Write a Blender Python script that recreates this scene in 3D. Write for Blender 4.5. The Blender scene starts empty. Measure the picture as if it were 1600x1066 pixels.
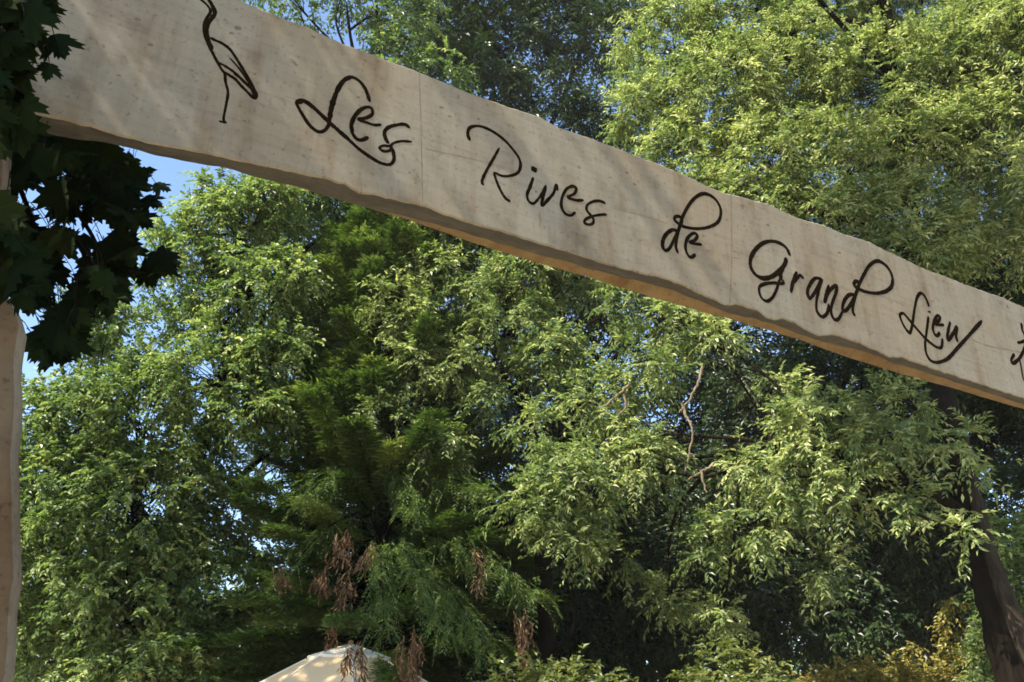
import bpy, math, random
import numpy as np

# ------------------------------------------------------------------ camera, world, sun
S = bpy.context.scene
COL = S.collection
FPX, PITCH, EYE = 1386.0, math.radians(24.9), 1.6
cam_d = bpy.data.cameras.new("camera")
cam = bpy.data.objects.new("camera", cam_d)
COL.objects.link(cam)
cam.location = (0, 0, EYE)
cam.rotation_euler = (math.pi / 2 + PITCH, 0, 0)
cam_d.sensor_width = 36.0
cam_d.lens = 36.0 * FPX / 1600.0
cam_d.clip_start = 0.05
cam_d.clip_end = 2000
S.camera = cam

SUN_AZ = np.array((-0.71, -0.55)); SUN_AZ = SUN_AZ / np.linalg.norm(SUN_AZ)   # horizontal direction towards the sun
SUN_EL = math.radians(50)
W = bpy.data.worlds.new("World"); S.world = W
W.use_nodes = True
nt = W.node_tree
bg = nt.nodes["Background"]
sky = nt.nodes.new("ShaderNodeTexSky")
sky.sky_type = 'NISHITA'
sky.sun_disc = False
sky.sun_elevation = SUN_EL
sky.sun_rotation = math.atan2(SUN_AZ[0], SUN_AZ[1])
sky.air_density = 1.0; sky.dust_density = 0.3; sky.ozone_density = 2.6
nt.links.new(sky.outputs[0], bg.inputs[0])
bg.inputs[1].default_value = 0.12

sun_d = bpy.data.lights.new("sun", 'SUN')
sun_d.energy = 5.0
sun_d.angle = math.radians(0.5)
sun_d.color = (1.0, 0.93, 0.80)
sun = bpy.data.objects.new("sun", sun_d)
COL.objects.link(sun)
sun.location = (-20, -8, 30)
from mathutils import Vector
sun.rotation_euler = Vector((-SUN_AZ[0] * math.cos(SUN_EL), -SUN_AZ[1] * math.cos(SUN_EL), -math.sin(SUN_EL))).to_track_quat('-Z', 'Y').to_euler()

S.view_settings.view_transform = 'Standard'
S.view_settings.look = 'None'
S.view_settings.exposure = 1.57
S.view_settings.gamma = 1.0
S.cycles.use_denoising = True
S.cycles.max_bounces = 6
S.cycles.transmission_bounces = 4
S.render.filter_size = 1.7
S.cycles.filter_width = 1.7

# ------------------------------------------------------------------ helpers
CP, SP = math.cos(PITCH), math.sin(PITCH)
def ray(px, py):
    """direction of the view through a point of the 1600 x 1066 photograph, for measuring real positions"""
    x = (px - 800) / FPX; u = -(py - 533) / FPX
    return np.array((x, CP - u * SP, SP + u * CP))
def P(px, py, d):
    r = ray(px, py)
    return r * (d / math.hypot(r[0], r[1])) + np.array((0, 0, EYE))
def px2m(px, d):
    return px * d / FPX * 1.12

def mesh_obj(name, V, F, mat, parent=None, mats=None, fmat=None, smooth=False, var=None):
    """V (n,3); F = (m,k) array or a list of such arrays / index lists"""
    me = bpy.data.meshes.new(name)
    V = np.asarray(V, dtype=np.float32)
    if isinstance(F, np.ndarray): F = [F]
    loops, tot = [], []
    for f in F:
        f = np.asarray(f, dtype=np.int32)
        if f.ndim == 1: f = f[None, :]
        loops.append(f.ravel()); tot.append(np.full(len(f), f.shape[1], dtype=np.int32))
    loops = np.concatenate(loops); tot = np.concatenate(tot)
    me.vertices.add(len(V)); me.vertices.foreach_set("co", V.ravel())
    me.loops.add(len(loops)); me.loops.foreach_set("vertex_index", loops)
    me.polygons.add(len(tot))
    start = np.zeros(len(tot), dtype=np.int32); start[1:] = np.cumsum(tot)[:-1]
    me.polygons.foreach_set("loop_start", start)
    me.polygons.foreach_set("loop_total", tot)
    for m in (mats or [mat]): me.materials.append(m)
    if fmat is not None: me.polygons.foreach_set("material_index", np.asarray(fmat, dtype=np.int32))
    me.polygons.foreach_set("use_smooth", np.full(len(tot), bool(smooth)))
    if var is not None:
        a = me.attributes.new("leaf_tone", 'FLOAT', 'POINT')
        a.data.foreach_set("value", np.asarray(var, dtype=np.float32))
    me.update(calc_edges=True)
    me.validate()
    o = bpy.data.objects.new(name, me)
    COL.objects.link(o)
    if parent: o.parent = parent
    return o

def empty(name, loc, rz=0.0):
    o = bpy.data.objects.new(name, None)
    COL.objects.link(o)
    o.location = loc; o.rotation_euler = (0, 0, rz)
    return o
def tag(o, label=None, cat=None, group=None, kind=None):
    if label: o["label"] = label
    if cat: o["category"] = cat
    if group: o["group"] = group
    if kind: o["kind"] = kind
    return o

def norm(a):
    return a / np.maximum(np.linalg.norm(a, axis=-1, keepdims=True), 1e-9)

def catmull(pts, n=8):
    p = np.asarray(pts, float)
    if len(p) < 3:
        t = np.linspace(0, 1, n + 1)[:, None]
        return p[0] * (1 - t) + p[-1] * t
    q = np.vstack([2 * p[0] - p[1], p, 2 * p[-1] - p[-2]])
    out = []
    for i in range(1, len(q) - 2):
        for k in range(n):
            t = k / n
            a, b, c, d = q[i - 1], q[i], q[i + 1], q[i + 2]
            out.append(0.5 * (2 * b + (c - a) * t + (2 * a - 5 * b + 4 * c - d) * t * t + (3 * b - a - 3 * c + d) * t ** 3))
    out.append(p[-1])
    return np.array(out)

class Tubes:
    """many tapering limbs collected into one mesh"""
    def __init__(s): s.V, s.F, s.n = [], [], 0
    def add(s, pts, r0, r1, sides=8, rough=0.0, rng=None):
        p = np.asarray(pts, float); m = len(p)
        d = np.gradient(p, axis=0); d = norm(d)
        cand = norm(np.array([[1.0, .13, .05], [.05, 1.0, .13], [.1, .05, 1.0]]))
        ref = cand[int(np.argmin(np.abs(d @ cand.T).max(0)))][None, :]
        a = norm(np.cross(d, ref)); b = np.cross(d, a)
        rr = np.linspace(r0, r1, m)[:, None]
        th = np.linspace(0, 2 * math.pi, sides, endpoint=False)
        ring = p[:, None, :] + rr[:, :, None] * (np.cos(th)[None, :, None] * a[:, None, :] + np.sin(th)[None, :, None] * b[:, None, :])
        if rough and rng is not None:
            k = 1 + rough * rng.standard_normal((m, sides, 1))
            ring = p[:, None, :] + (ring - p[:, None, :]) * k
        s.V.append(ring.reshape(-1, 3))
        i = np.arange(m - 1)[:, None] * sides; j = np.arange(sides)[None, :]; j2 = (j + 1) % sides
        f = np.stack([i + j, i + j2, i + sides + j2, i + sides + j], -1).reshape(-1, 4) + s.n
        s.F.append(f); s.n += m * sides
    def build(s, name, mat, parent, smooth=True):
        return mesh_obj(name, np.vstack(s.V), np.vstack(s.F), mat, parent, smooth=smooth)

# ------------------------------------------------------------------ materials
def newmat(name):
    m = bpy.data.materials.new(name); m.use_nodes = True
    return m, m.node_tree, m.node_tree.nodes, m.node_tree.links, m.node_tree.nodes["Principled BSDF"]
def ramp(N, stops):
    r = N.new("ShaderNodeValToRGB"); e = r.color_ramp.elements
    while len(e) > len(stops): e.remove(e[-1])
    while len(e) < len(stops): e.new(0.5)
    for k, (p, c) in zip(e, stops): k.position = p; k.color = (*c, 1) if len(c) == 3 else c
    return r
def noise(N, L, vec, scale, detail=6, rough=0.6, mapscale=None):
    n = N.new("ShaderNodeTexNoise"); n.inputs["Scale"].default_value = scale
    n.inputs["Detail"].default_value = detail; n.inputs["Roughness"].default_value = rough
    if mapscale is not None:
        mp = N.new("ShaderNodeMapping"); mp.inputs["Scale"].default_value = mapscale
        L.new(vec, mp.inputs["Vector"]); vec = mp.outputs[0]
    L.new(vec, n.inputs["Vector"])
    return n
def mixc(N, L, fac, a, b, mode='MIX'):
    m = N.new("ShaderNodeMix"); m.data_type = 'RGBA'; m.blend_type = mode
    for s, v in ((m.inputs[0], fac), (m.inputs[6], a), (m.inputs[7], b)):
        if isinstance(v, (int, float)): s.default_value = v
        elif isinstance(v, tuple): s.default_value = (*v, 1)
        else: L.new(v, s)
    return m.outputs[2]

def leaf_mat(name, stops, transl, rough=0.42, spec=0.45, tmix=0.35):
    m, t, N, L, B = newmat(name)
    at = N.new("ShaderNodeAttribute"); at.attribute_name = "leaf_tone"
    r = ramp(N, stops); L.new(at.outputs["Fac"], r.inputs[0])
    L.new(r.outputs[0], B.inputs["Base Color"])
    B.inputs["Roughness"].default_value = rough
    B.inputs["Specular IOR Level"].default_value = spec
    tr = N.new("ShaderNodeBsdfTranslucent")
    c = mixc(N, L, 1.0, r.outputs[0], transl, 'MULTIPLY'); L.new(c, tr.inputs[0])
    mx = N.new("ShaderNodeMixShader"); mx.inputs[0].default_value = tmix
    L.new(B.outputs[0], mx.inputs[1]); L.new(tr.outputs[0], mx.inputs[2])
    L.new(mx.outputs[0], N["Material Output"].inputs[0])
    return m

M = {}
M['ash'] = leaf_mat("willow_leaf", [(0, (.042, .074, .022)), (.5, (.142, .192, .062)), (.85, (.31, .345, .140)), (1, (.46, .46, .23))], (1.6, 1.7, 1.0), rough=.42, spec=.45, tmix=.38)
M['left'] = leaf_mat("acacia_leaf", [(0, (.036, .066, .018)), (.5, (.108, .162, .046)), (.9, (.24, .295, .105)), (1, (.37, .38, .17))], (1.6, 1.7, .9), rough=.42, spec=.45, tmix=.38)
M['conifer'] = leaf_mat("cypress_leaf", [(0, (.024, .046, .011)), (.6, (.072, .118, .028)), (1, (.16, .20, .055))], (1.6, 1.7, .8), rough=.5, spec=.3, tmix=.32)
M['dark'] = leaf_mat("shade_dark_leaf", [(0, (.012, .026, .007)), (.6, (.028, .052, .012)), (1, (.075, .095, .024))], (1.4, 1.5, .9), tmix=.2)  # deep shade behind the nearer trees is put into these low leaf colours
M['yellow'] = leaf_mat("yellow_leaf", [(0, (.06, .065, .014)), (.5, (.20, .19, .042)), (1, (.42, .34, .09))], (1.5, 1.4, .8), tmix=.35)
M['lime'] = leaf_mat("lime_leaf", [(0, (.05, .075, .018)), (.6, (.12, .145, .034)), (1, (.22, .22, .065))], (1.5, 1.5, .8), tmix=.35)
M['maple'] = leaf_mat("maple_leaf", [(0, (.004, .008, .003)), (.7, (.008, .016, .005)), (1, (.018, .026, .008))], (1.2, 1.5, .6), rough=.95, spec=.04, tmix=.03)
M['dead'] = leaf_mat("dead_spray", [(0, (.06, .034, .020)), (.6, (.165, .096, .054)), (1, (.34, .225, .13))], (1.3, 1.1, .8), rough=.8, spec=.1, tmix=.2)

def bark_mat(name, c0, c1):
    m, t, N, L, B = newmat(name)
    tc = N.new("ShaderNodeTexCoord")
    n = noise(N, L, tc.outputs["Object"], 14, 9, .75, (1.6, 1.6, .28))
    r = ramp(N, [(.3, c0), (.7, c1)]); L.new(n.outputs[0], r.inputs[0])
    L.new(r.outputs[0], B.inputs["Base Color"]); B.inputs["Roughness"].default_value = .95; B.inputs["Specular IOR Level"].default_value = .06
    bp = N.new("ShaderNodeBump"); bp.inputs["Strength"].default_value = 1.0; bp.inputs["Distance"].default_value = .05
    L.new(n.outputs[0], bp.inputs["Height"]); L.new(bp.outputs[0], B.inputs["Normal"])
    return m
M['bark'] = bark_mat("dark_bark", (.004, .003, .002), (.024, .018, .012))
M['pale_bark'] = bark_mat("pale_bark", (.014, .011, .008), (.075, .058, .040))
M['twig'] = bark_mat("bare_twig", (.16, .125, .08), (.32, .26, .17))

def wood_mat(name, grey, tan, dark, stain=(.62, .50, .38), saw=.4, grain=.6):
    m, t, N, L, B = newmat(name)
    tc = N.new("ShaderNodeTexCoord"); ob = tc.outputs["Object"]
    big = noise(N, L, ob, 1.3, 4, .55, (1.0, 1.0, 1.3))
    rb = ramp(N, [(.42, (0, 0, 0)), (.62, (1, 1, 1))]); L.new(big.outputs[0], rb.inputs[0])
    col = mixc(N, L, rb.outputs[0], grey, tan)
    # brown stains and water runs down the face
    runs = noise(N, L, ob, 4.2, 6, .62, (2.2, 1.0, .30))
    rr = ramp(N, [(.50, (1, 1, 1)), (.74, stain)]); L.new(runs.outputs[0], rr.inputs[0])
    col = mixc(N, L, .85, col, rr.outputs[0], 'MULTIPLY')
    pale = noise(N, L, ob, 6.5, 5, .6, (2.4, 1.0, .18))
    rp = ramp(N, [(.55, (1, 1, 1)), (.75, (1.22, 1.20, 1.20))]); L.new(pale.outputs[0], rp.inputs[0])
    col = mixc(N, L, .8, col, rp.outputs[0], 'MULTIPLY')
    blot = noise(N, L, ob, 7, 8, .68)
    rbl = ramp(N, [(.32, (.66, .60, .54)), (.47, (.98, .98, .98)), (.7, (1.12, 1.12, 1.12))]); L.new(blot.outputs[0], rbl.inputs[0])
    col = mixc(N, L, .75, col, rbl.outputs[0], 'MULTIPLY')
    gr = noise(N, L, ob, 11, 8, .7, (.30, 3.0, 5.5))
    rg = ramp(N, [(.28, (.72, .69, .66)), (.52, (1, 1, 1)), (.8, (1.08, 1.07, 1.05))]); L.new(gr.outputs[0], rg.inputs[0])
    col = mixc(N, L, grain, col, rg.outputs[0], 'MULTIPLY')
    sw = noise(N, L, ob, 46, 4, .7, (1.0, .1, .05))
    rs = ramp(N, [(.35, (.84, .83, .82)), (.6, (1, 1, 1))]); L.new(sw.outputs[0], rs.inputs[0])
    col = mixc(N, L, saw, col, rs.outputs[0], 'MULTIPLY')
    for sc_, lo, hi, am in ((5.0, .02, .07, .75), (14.0, .04, .10, .5)):
        vo = N.new("ShaderNodeTexVoronoi"); vo.inputs["Scale"].default_value = sc_
        wob = noise(N, L, ob, 30, 3, .6)
        wv = mixc(N, L, .04, ob, wob.outputs["Color"], 'ADD')
        mp = N.new("ShaderNodeMapping"); mp.inputs["Scale"].default_value = (.8, .8, 1.5)
        L.new(wv, mp.inputs[0]); L.new(mp.outputs[0], vo.inputs["Vector"])
        rv = ramp(N, [(lo, (.35, .29, .24)), (hi, (1, 1, 1))]); L.new(vo.outputs["Distance"], rv.inputs[0])
        col = mixc(N, L, am, col, rv.outputs[0], 'MULTIPLY')
    fs = noise(N, L, ob, 60, 4, .65)
    rf = ramp(N, [(.33, dark), (.43, (1, 1, 1))]); L.new(fs.outputs[0], rf.inputs[0])
    col = mixc(N, L, .6, col, rf.outputs[0], 'MULTIPLY')
    L.new(col, B.inputs["Base Color"])
    B.inputs["Roughness"].default_value = .85; B.inputs["Specular IOR Level"].default_value = .2
    bp = N.new("ShaderNodeBump"); bp.inputs["Strength"].default_value = .16; bp.inputs["Distance"].default_value = .004
    ad = N.new("ShaderNodeMath"); ad.operation = 'ADD'
    L.new(gr.outputs[0], ad.inputs[0]); L.new(blot.outputs[0], ad.inputs[1])
    L.new(ad.outputs[0], bp.inputs["Height"]); L.new(bp.outputs[0], B.inputs["Normal"])
    return m
M['slab'] = wood_mat("weathered_slab", (.228, .207, .156), (.226, .186, .124), (.45, .40, .36))
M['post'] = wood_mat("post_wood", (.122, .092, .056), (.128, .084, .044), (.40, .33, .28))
M['post_side_lit'] = wood_mat("post_side_lit_wood", (.185, .160, .118), (.165, .138, .098), (.45, .40, .36))  # paler copy of the post wood: skylight on the side put into colour
def wane_mat():
    m, t, N, L, B = newmat("grey_wane")
    tc = N.new("ShaderNodeTexCoord")
    n = noise(N, L, tc.outputs["Object"], 16, 8, .7, (.6, 1.5, 3))
    r = ramp(N, [(.3, (.030, .028, .023)), (.55, (.060, .054, .044)), (.8, (.105, .092, .074))]); L.new(n.outputs[0], r.inputs[0])
    L.new(r.outputs[0], B.inputs["Base Color"]); B.inputs["Roughness"].default_value = .9
    bp = N.new("ShaderNodeBump"); bp.inputs["Strength"].default_value = .7; bp.inputs["Distance"].default_value = .012
    L.new(n.outputs[0], bp.inputs["Height"]); L.new(bp.outputs[0], B.inputs["Normal"])
    return m
M['wane'] = wane_mat()
M['sapwood'] = wood_mat("tan_sapwood", (.195, .138, .070), (.165, .112, .055), (.5, .42, .36), saw=.1)
def flat_mat(name, c, rough=.7, c2=None, scale=20, spec=.3):
    m, t, N, L, B = newmat(name)
    tc = N.new("ShaderNodeTexCoord")
    n = noise(N, L, tc.outputs["Object"], scale, 6, .65)
    r = ramp(N, [(.3, c), (.7, c2 or c)]); L.new(n.outputs[0], r.inputs[0])
    L.new(r.outputs[0], B.inputs["Base Color"]); B.inputs["Roughness"].default_value = rough; B.inputs["Specular IOR Level"].default_value = spec
    return m
M['ink'] = flat_mat("burnt_lettering", (.004, .003, .0015), 1.0, (.016, .010, .006), 70, 0.0)
M['ink2'] = flat_mat("burnt_shading", (.055, .043, .032), .85, (.10, .08, .06), 60)
M['crack'] = flat_mat("wood_crack", (.10, .075, .05), .9, (.22, .17, .12), 25)
M['knot'] = flat_mat("wood_knot", (.10, .070, .045), .9, (.17, .125, .082), 45)
M['canvas'] = flat_mat("cream_canvas", (.78, .54, .28), .85, (.82, .58, .31), 3)
M['canvas_edge'] = flat_mat("pale_canvas", (.80, .72, .56), .85, (.84, .77, .62), 5)
M['pole'] = flat_mat("wooden_pole", (.25, .15, .07), .5, (.33, .21, .10), 12)
M['stone'] = flat_mat("parasol_base_stone", (.22, .21, .19), .9, (.32, .30, .27), 12)
def ground_mat():
    m, t, N, L, B = newmat("ground")
    tc = N.new("ShaderNodeTexCoord"); ob = tc.outputs["Object"]
    a = noise(N, L, ob, .25, 6, .6); b = noise(N, L, ob, 40, 4, .7)
    ra = ramp(N, [(.50, (.46, .37, .25)), (.66, (.10, .11, .035))]); L.new(a.outputs[0], ra.inputs[0])
    rb = ramp(N, [(.3, (.6, .6, .6)), (.7, (1.15, 1.15, 1.15))]); L.new(b.outputs[0], rb.inputs[0])
    L.new(mixc(N, L, 1.0, ra.outputs[0], rb.outputs[0], 'MULTIPLY'), B.inputs["Base Color"])
    B.inputs["Roughness"].default_value = .95
    return m
M['ground'] = ground_mat()

# ------------------------------------------------------------------ ground
g = np.linspace(-1, 1, 61); g = np.sign(g) * np.abs(g) ** 3 * 900
X, Y = np.meshgrid(g, g)
Z = -0.0 + 0.06 * np.sin(X * .11) * np.cos(Y * .13) * np.clip((np.hypot(X, Y) - 12) / 30, 0, 1)
n = 61; idx = np.arange(n * n).reshape(n, n)
F = np.stack([idx[:-1, :-1], idx[:-1, 1:], idx[1:, 1:], idx[1:, :-1]], -1).reshape(-1, 4)
tag(mesh_obj("ground", np.stack([X, Y, Z], -1).reshape(-1, 3), F, M['ground'], smooth=True), kind='structure')

# ------------------------------------------------------------------ the gate
UD = np.array((0.8634, 0.5045, 0.0)); ND = np.array((-0.5045, 0.8634, 0.0))   # along the beam / into its depth
B0 = ray(660, 325); B0 = B0 * (1.3 / B0[2]) + np.array((0, 0, EYE))            # underside of the beam at 2.9 m
GO = np.array((B0[0], B0[1], 0.0))
gate = empty("wooden_gate", tuple(GO), math.atan2(UD[1], UD[0]))
tag(gate, "rustic live-edge timber gate with a lettered slab on top of pale posts", "gate")
def G(px, py, w):
    """point of the photograph on the vertical plane w metres behind the slab's face, in the gate's own axes"""
    r = ray(px, py); o = np.array((0, 0, EYE)) - GO
    t = (w - o @ ND) / (r @ ND)
    q = o + r * t
    return np.array((q @ UD, w, q[2]))

top_px = [(-260,-236),(-100,-178),(120,-98),(250,-48),(330,-19),(381,0),(470,35),(540,67),(575,80),(656,110),(734,142),(790,162),(845,181),(876,198),(930,216),(980,235),(1056,264),(1088,280),(1128,298),(1200,316),(1240,336),(1285,350),(1320,364),(1360,376),(1394,394),(1450,420),(1520,447),(1569,464),(1600,478),(1700,514),(1850,566),(1990,618)]
bot_px = [(-260,112),(-100,142),(47,176),(100,187),(145,199),(190,211),(236,225),(290,234),(338,243),(390,254),(439,265),(507,279),(540,288),(561,301),(600,308),(656,321),(710,340),(778,360),(845,380),(930,408),(980,421),(1024,432),(1060,442),(1100,462),(1136,478),(1152,475),(1184,484),(1200,497),(1212,500),(1226,498),(1240,504),(1262,516),(1280,525),(1300,522),(1344,536),(1392,558),(1412,558),(1440,570),(1520,596),(1600,622),(1700,655),(1850,700),(1990,740)]
wan_px = [(-260,138),(-100,166),(44,197),(84,208),(169,221),(236,237),(338,259),(439,283),(541,313),(619,333),(676,347),(744,367),(828,392),(913,416),(960,428),(1040,447),(1092,468),(1140,488),(1200,502),(1276,530),(1360,550),(1396,566),(1480,591),(1600,631),(1700,664),(1850,710),(1990,750)]
tan_px = [(-260,140),(-100,168),(44,199),(84,210),(169,223),(236,239),(338,261),(439,286),(541,317),(619,339),(676,358),(744,382),(828,408),(913,433),(960,447),(1040,472),(1160,505),(1240,529),(1320,558),(1400,583),(1480,605),(1600,641),(1700,674),(1850,720),(1990,760)]
def curve(px, w):
    q = np.array([G(a, b, w) for a, b in px]); o = np.argsort(q[:, 0]); return q[o]
DW, DT = 0.055, 0.105
ct, cb, cw, cn = curve(top_px, 0.0), curve(bot_px, 0.0), curve(wan_px, DW), curve(tan_px, DT)
u0, u1 = -1.55, 3.75
us = np.arange(u0, u1, 0.008)
rng = np.random.default_rng(3)
def smooth_noise(n, k, amp, r):
    a = r.standard_normal(n + 2 * k); a = np.convolve(a, np.hanning(k) / np.hanning(k).sum(), 'same')[k:n + k]
    return amp * a / max(a.std(), 1e-6)
zt = np.interp(us, ct[:, 0], ct[:, 2]) + smooth_noise(len(us), 14, .0009, rng) + smooth_noise(len(us), 5, .0006, rng)
zb = np.interp(us, cb[:, 0], cb[:, 2]) + smooth_noise(len(us), 9, .0012, rng) + smooth_noise(len(us), 4, .0006, rng)
zw = np.interp(us, cw[:, 0], cw[:, 2]) + smooth_noise(len(us), 12, .0015, rng)
zn = np.interp(us, cn[:, 0], cn[:, 2]) + smooth_noise(len(us), 20, .0008, rng)
zw = np.minimum(zw, zb + .03)
rows, fm = [], []
NF = 14
def row(w, z, jit=0.0):
    ww = np.full(len(us), w) + jit; rows.append(np.stack([us, ww, z], -1))
row(0.105, zt - .003)
row(0.022, zt); row(0.006, zt - .003)
for k in range(NF + 1):
    f = k / NF
    z = (zt - .010) * (1 - f) + (zb + .004) * f
    row(0.0, z)
row(0.004, zb)
row(0.030, zb * .55 + zw * .45 - .002)
row(DW, zw)
row(DW + .005, zw - .0012)
row(DT - .004, zn)
row(DT, zn + .006)
nr = len(rows); nu = len(us)
V = np.concatenate(rows)
idx = np.arange(nr * nu).reshape(nr, nu)
F, fmats = [], []
mrow = [0] * 2 + [0] * NF + [0, 0, 1, 1, 2, 2, 2]
for r_ in range(nr):
    a = idx[r_]; b = idx[(r_ + 1) % nr]
    F.append(np.stack([a[:-1], b[:-1], b[1:], a[1:]], -1))
    mi = 0
    if r_ in (nr - 6, nr - 5): mi = 1
    if r_ == nr - 4: mi = 1
    if r_ in (nr - 3, nr - 2): mi = 2
    fmats.append(np.full(nu - 1, mi))
Fq = np.concatenate(F)
beam = mesh_obj("beam", V, [Fq, idx[:, 0].copy(), idx[::-1, -1].copy()], None, gate, mats=[M['slab'], M['wane'], M['sapwood']],
                fmat=np.concatenate(fmats + [np.array([0, 0])]), smooth=True)
beam["label"] = "pale weathered live-edge slab lettered in dark script"
try:
    beam.data.set_sharp_from_angle(angle=math.radians(35))
except Exception:
    pass

def stroke_mesh(strokes, w):
    """strokes: (pixel polyline, width in px at start, width at end); flat ribbons following the pen, on the slab's face"""
    V, F, n = [], [], 0
    for k, st in enumerate(strokes):
        pts, w0, w1 = st[0], st[1], st[2]
        c = catmull(pts, 10)
        q = np.array([G(a, b, w) for a, b in c])[:, (0, 2)]
        d = norm(np.gradient(q, axis=0))
        nrm = np.stack([-d[:, 1], d[:, 0]], -1)
        m = len(q)
        s = np.linspace(0, 1, m)
        wd = (w0 * (1 - s) + w1 * s) * (.93 + .07 * np.sin(s * 19 + k) + .06 * np.sin(s * 47 + 2 * k)) * (1 + .05 * np.random.default_rng(k).standard_normal(m))
        cap = np.minimum(1, np.sqrt(np.minimum(s, 1 - s) * m / 3 + .12))
        # width measured in photo px at that place -> metres
        loc = np.array([np.linalg.norm(G(a + .5, b, w) - G(a - .5, b, w)) * .5 + np.linalg.norm(G(a, b + .5, w) - G(a, b - .5, w)) * .5 for a, b in c])
        hw = (wd * cap * loc * .5)[:, None]
        dep = w - .00005 * (k % 7)
        for sgn in (-1, 0, 1):
            e = q + sgn * nrm * hw
            V.append(np.stack([e[:, 0], np.full(m, dep - (.00002 if sgn == 0 else 0)), e[:, 1]], -1))
        i = np.arange(m - 1)
        F.append(np.stack([n + i, n + m + i, n + m + i + 1, n + i + 1], -1))
        F.append(np.stack([n + m + i, n + 2 * m + i, n + 2 * m + i + 1, n + m + i + 1], -1))
        n += 3 * m
    return np.concatenate(V), np.concatenate(F)
def from_crop(ox, oy, sc, strokes):
    return [([(ox + x / sc, oy + y / sc) for x, y in p], a, b) for p, a, b in strokes]
def dot(x, y, r):
    return ([(x - r * .5, y - r * .2), (x, y), (x + r * .5, y + r * .2)], r * 2 / 1, r * 2)
INK_W = -0.0004
les = from_crop(440, 100, 5.92, [
    ([(815,352),(795,280),(765,215),(715,155),(645,122),(580,150),(525,225),(485,325),(458,420),(445,500),(432,570),(392,618),(335,625),(262,570),(200,480),(152,395),(140,355),(180,335),(240,352),(310,410),(375,475),(440,540),(520,610),(620,700),(720,790),(830,868),(920,918),(1000,930),(1038,890),(1036,830),(1020,775)], 5.6, 6.2),
    ([(640,125),(580,150),(525,225),(485,325),(458,420),(445,505)], 6.5, 8.4),
    ([(150,365),(200,345),(270,385),(340,445),(430,530),(520,612),(640,715)], 7, 7.5),
    ([(925,560),(860,565),(780,540),(712,512),(780,500),(838,465),(832,412),(785,400),(725,430),(672,490),(645,560),(652,630),(690,690),(740,705),(805,675)], 5.2, 6.2),
    ([(735,425),(680,480),(647,560),(655,635)], 6, 7),
    ([(1188,595),(1140,560),(1055,567),(985,590),(952,632),(962,690),(990,740)], 5.5, 6.5),
    ([(1208,720),(1110,715),(1040,732),(1000,760),(940,757),(905,780),(945,808),(1000,800),(1020,755)], 4.0, 5.0)])
rives = from_crop(710, 180, 5.61, [
    ([(135,225),(118,165),(135,112),(200,95),(280,115),(370,165),(450,230),(520,310),(567,380),(580,440),(560,500),(500,530),(420,533),(345,500)], 5.2, 4.5),
    ([(345,500),(370,580),(410,670),(450,730),(492,757)], 4.4, 5.2),
    ([(396,285),(340,385),(280,490),(243,575),(252,615)], 4.2, 5.0),
    dot(710 * 0 + 698, 475, 28),
    ([(692,545),(665,625),(638,695),(650,752),(692,775),(735,735),(775,675),(803,615)], 5.4, 3.6),
    ([(803,612),(780,700),(765,792),(820,742),(870,682),(893,612),(905,665)], 5.4, 4.4),
    ([(1133,745),(1070,747),(995,720),(1050,690),(1068,642),(1032,625),(982,650),(945,720),(938,800),(968,860),(1020,880),(1062,850)], 4.6, 5.0),
    ([(1325,772),(1270,752),(1210,760),(1165,790),(1160,832),(1190,872),(1218,910),(1215,946),(1180,960),(1142,945),(1150,915),(1200,890),(1270,875),(1338,870)], 4.6, 4.4)])
rives[3] = ([(830, 262.5), (834, 264.6), (839, 267)], 9, 9)
de = from_crop(1010, 290, 8.2, [
    ([(395,572),(310,575),(240,640),(207,720),(207,790),(250,832),(300,800),(350,700),(400,585),(432,500),(465,400),(520,290),(590,190),(670,125),(750,105),(840,140),(910,210),(952,310),(942,420),(890,490),(780,538),(650,553),(530,540),(450,515),(400,480),(362,440),(372,400),(420,397),(455,425),(448,490),(420,560),(390,680),(378,780),(405,872)], 5.0, 5.0),
    ([(330,570),(250,630),(210,720),(215,800)], 5.5, 6.5),
    ([(715,755),(640,750),(555,730),(620,700),(652,645),(622,610),(570,630),(520,690),(500,780),(520,870),(570,920),(632,882)], 4.6, 5.2)])
grand = from_crop(1150, 370, 5.926, [
    ([(502,180),(470,110),(410,62),(330,42),(250,60),(180,120),(137,200),(137,280),(180,350),(250,385),(330,370),(400,318),(450,258),(468,195)], 5.0, 7.0),
    ([(462,220),(425,320),(405,365),(440,430),(350,428),(270,436),(220,462),(215,510),(240,570),(290,597),(340,560),(375,490),(400,410),(420,370),(408,325)], 5.0, 4.4),
    ([(508,518),(525,430),(548,360),(565,325)], 6.0, 4.6),
    ([(540,430),(575,372),(600,360),(625,390)], 4.4, 5.0),
    ([(785,392),(735,385),(690,435),(662,505),(680,572),(720,530),(765,450),(792,390),(765,500),(745,600),(750,690),(798,742),(845,705),(862,620)], 5.2, 4.8),
    ([(862,445),(840,520),(820,605),(850,530),(895,470),(930,455),(925,520),(890,620),(880,700),(910,765),(950,760),(988,690)], 5.4, 4.8),
    ([(1095,530),(1035,548),(992,620),(990,685),(1030,672),(1080,590),(1112,515),(1140,440),(1190,340),(1240,262),(1310,225),(1380,260),(1432,330),(1452,420),(1420,482),(1330,522),(1220,515),(1130,480),(1092,445),(1110,412),(1138,430),(1125,490),(1100,575),(1080,680),(1103,738)], 4.8, 5.0),
    ([(1450,400),(1440,460),(1390,505),(1300,525)], 5.5, 5.0)])
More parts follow.
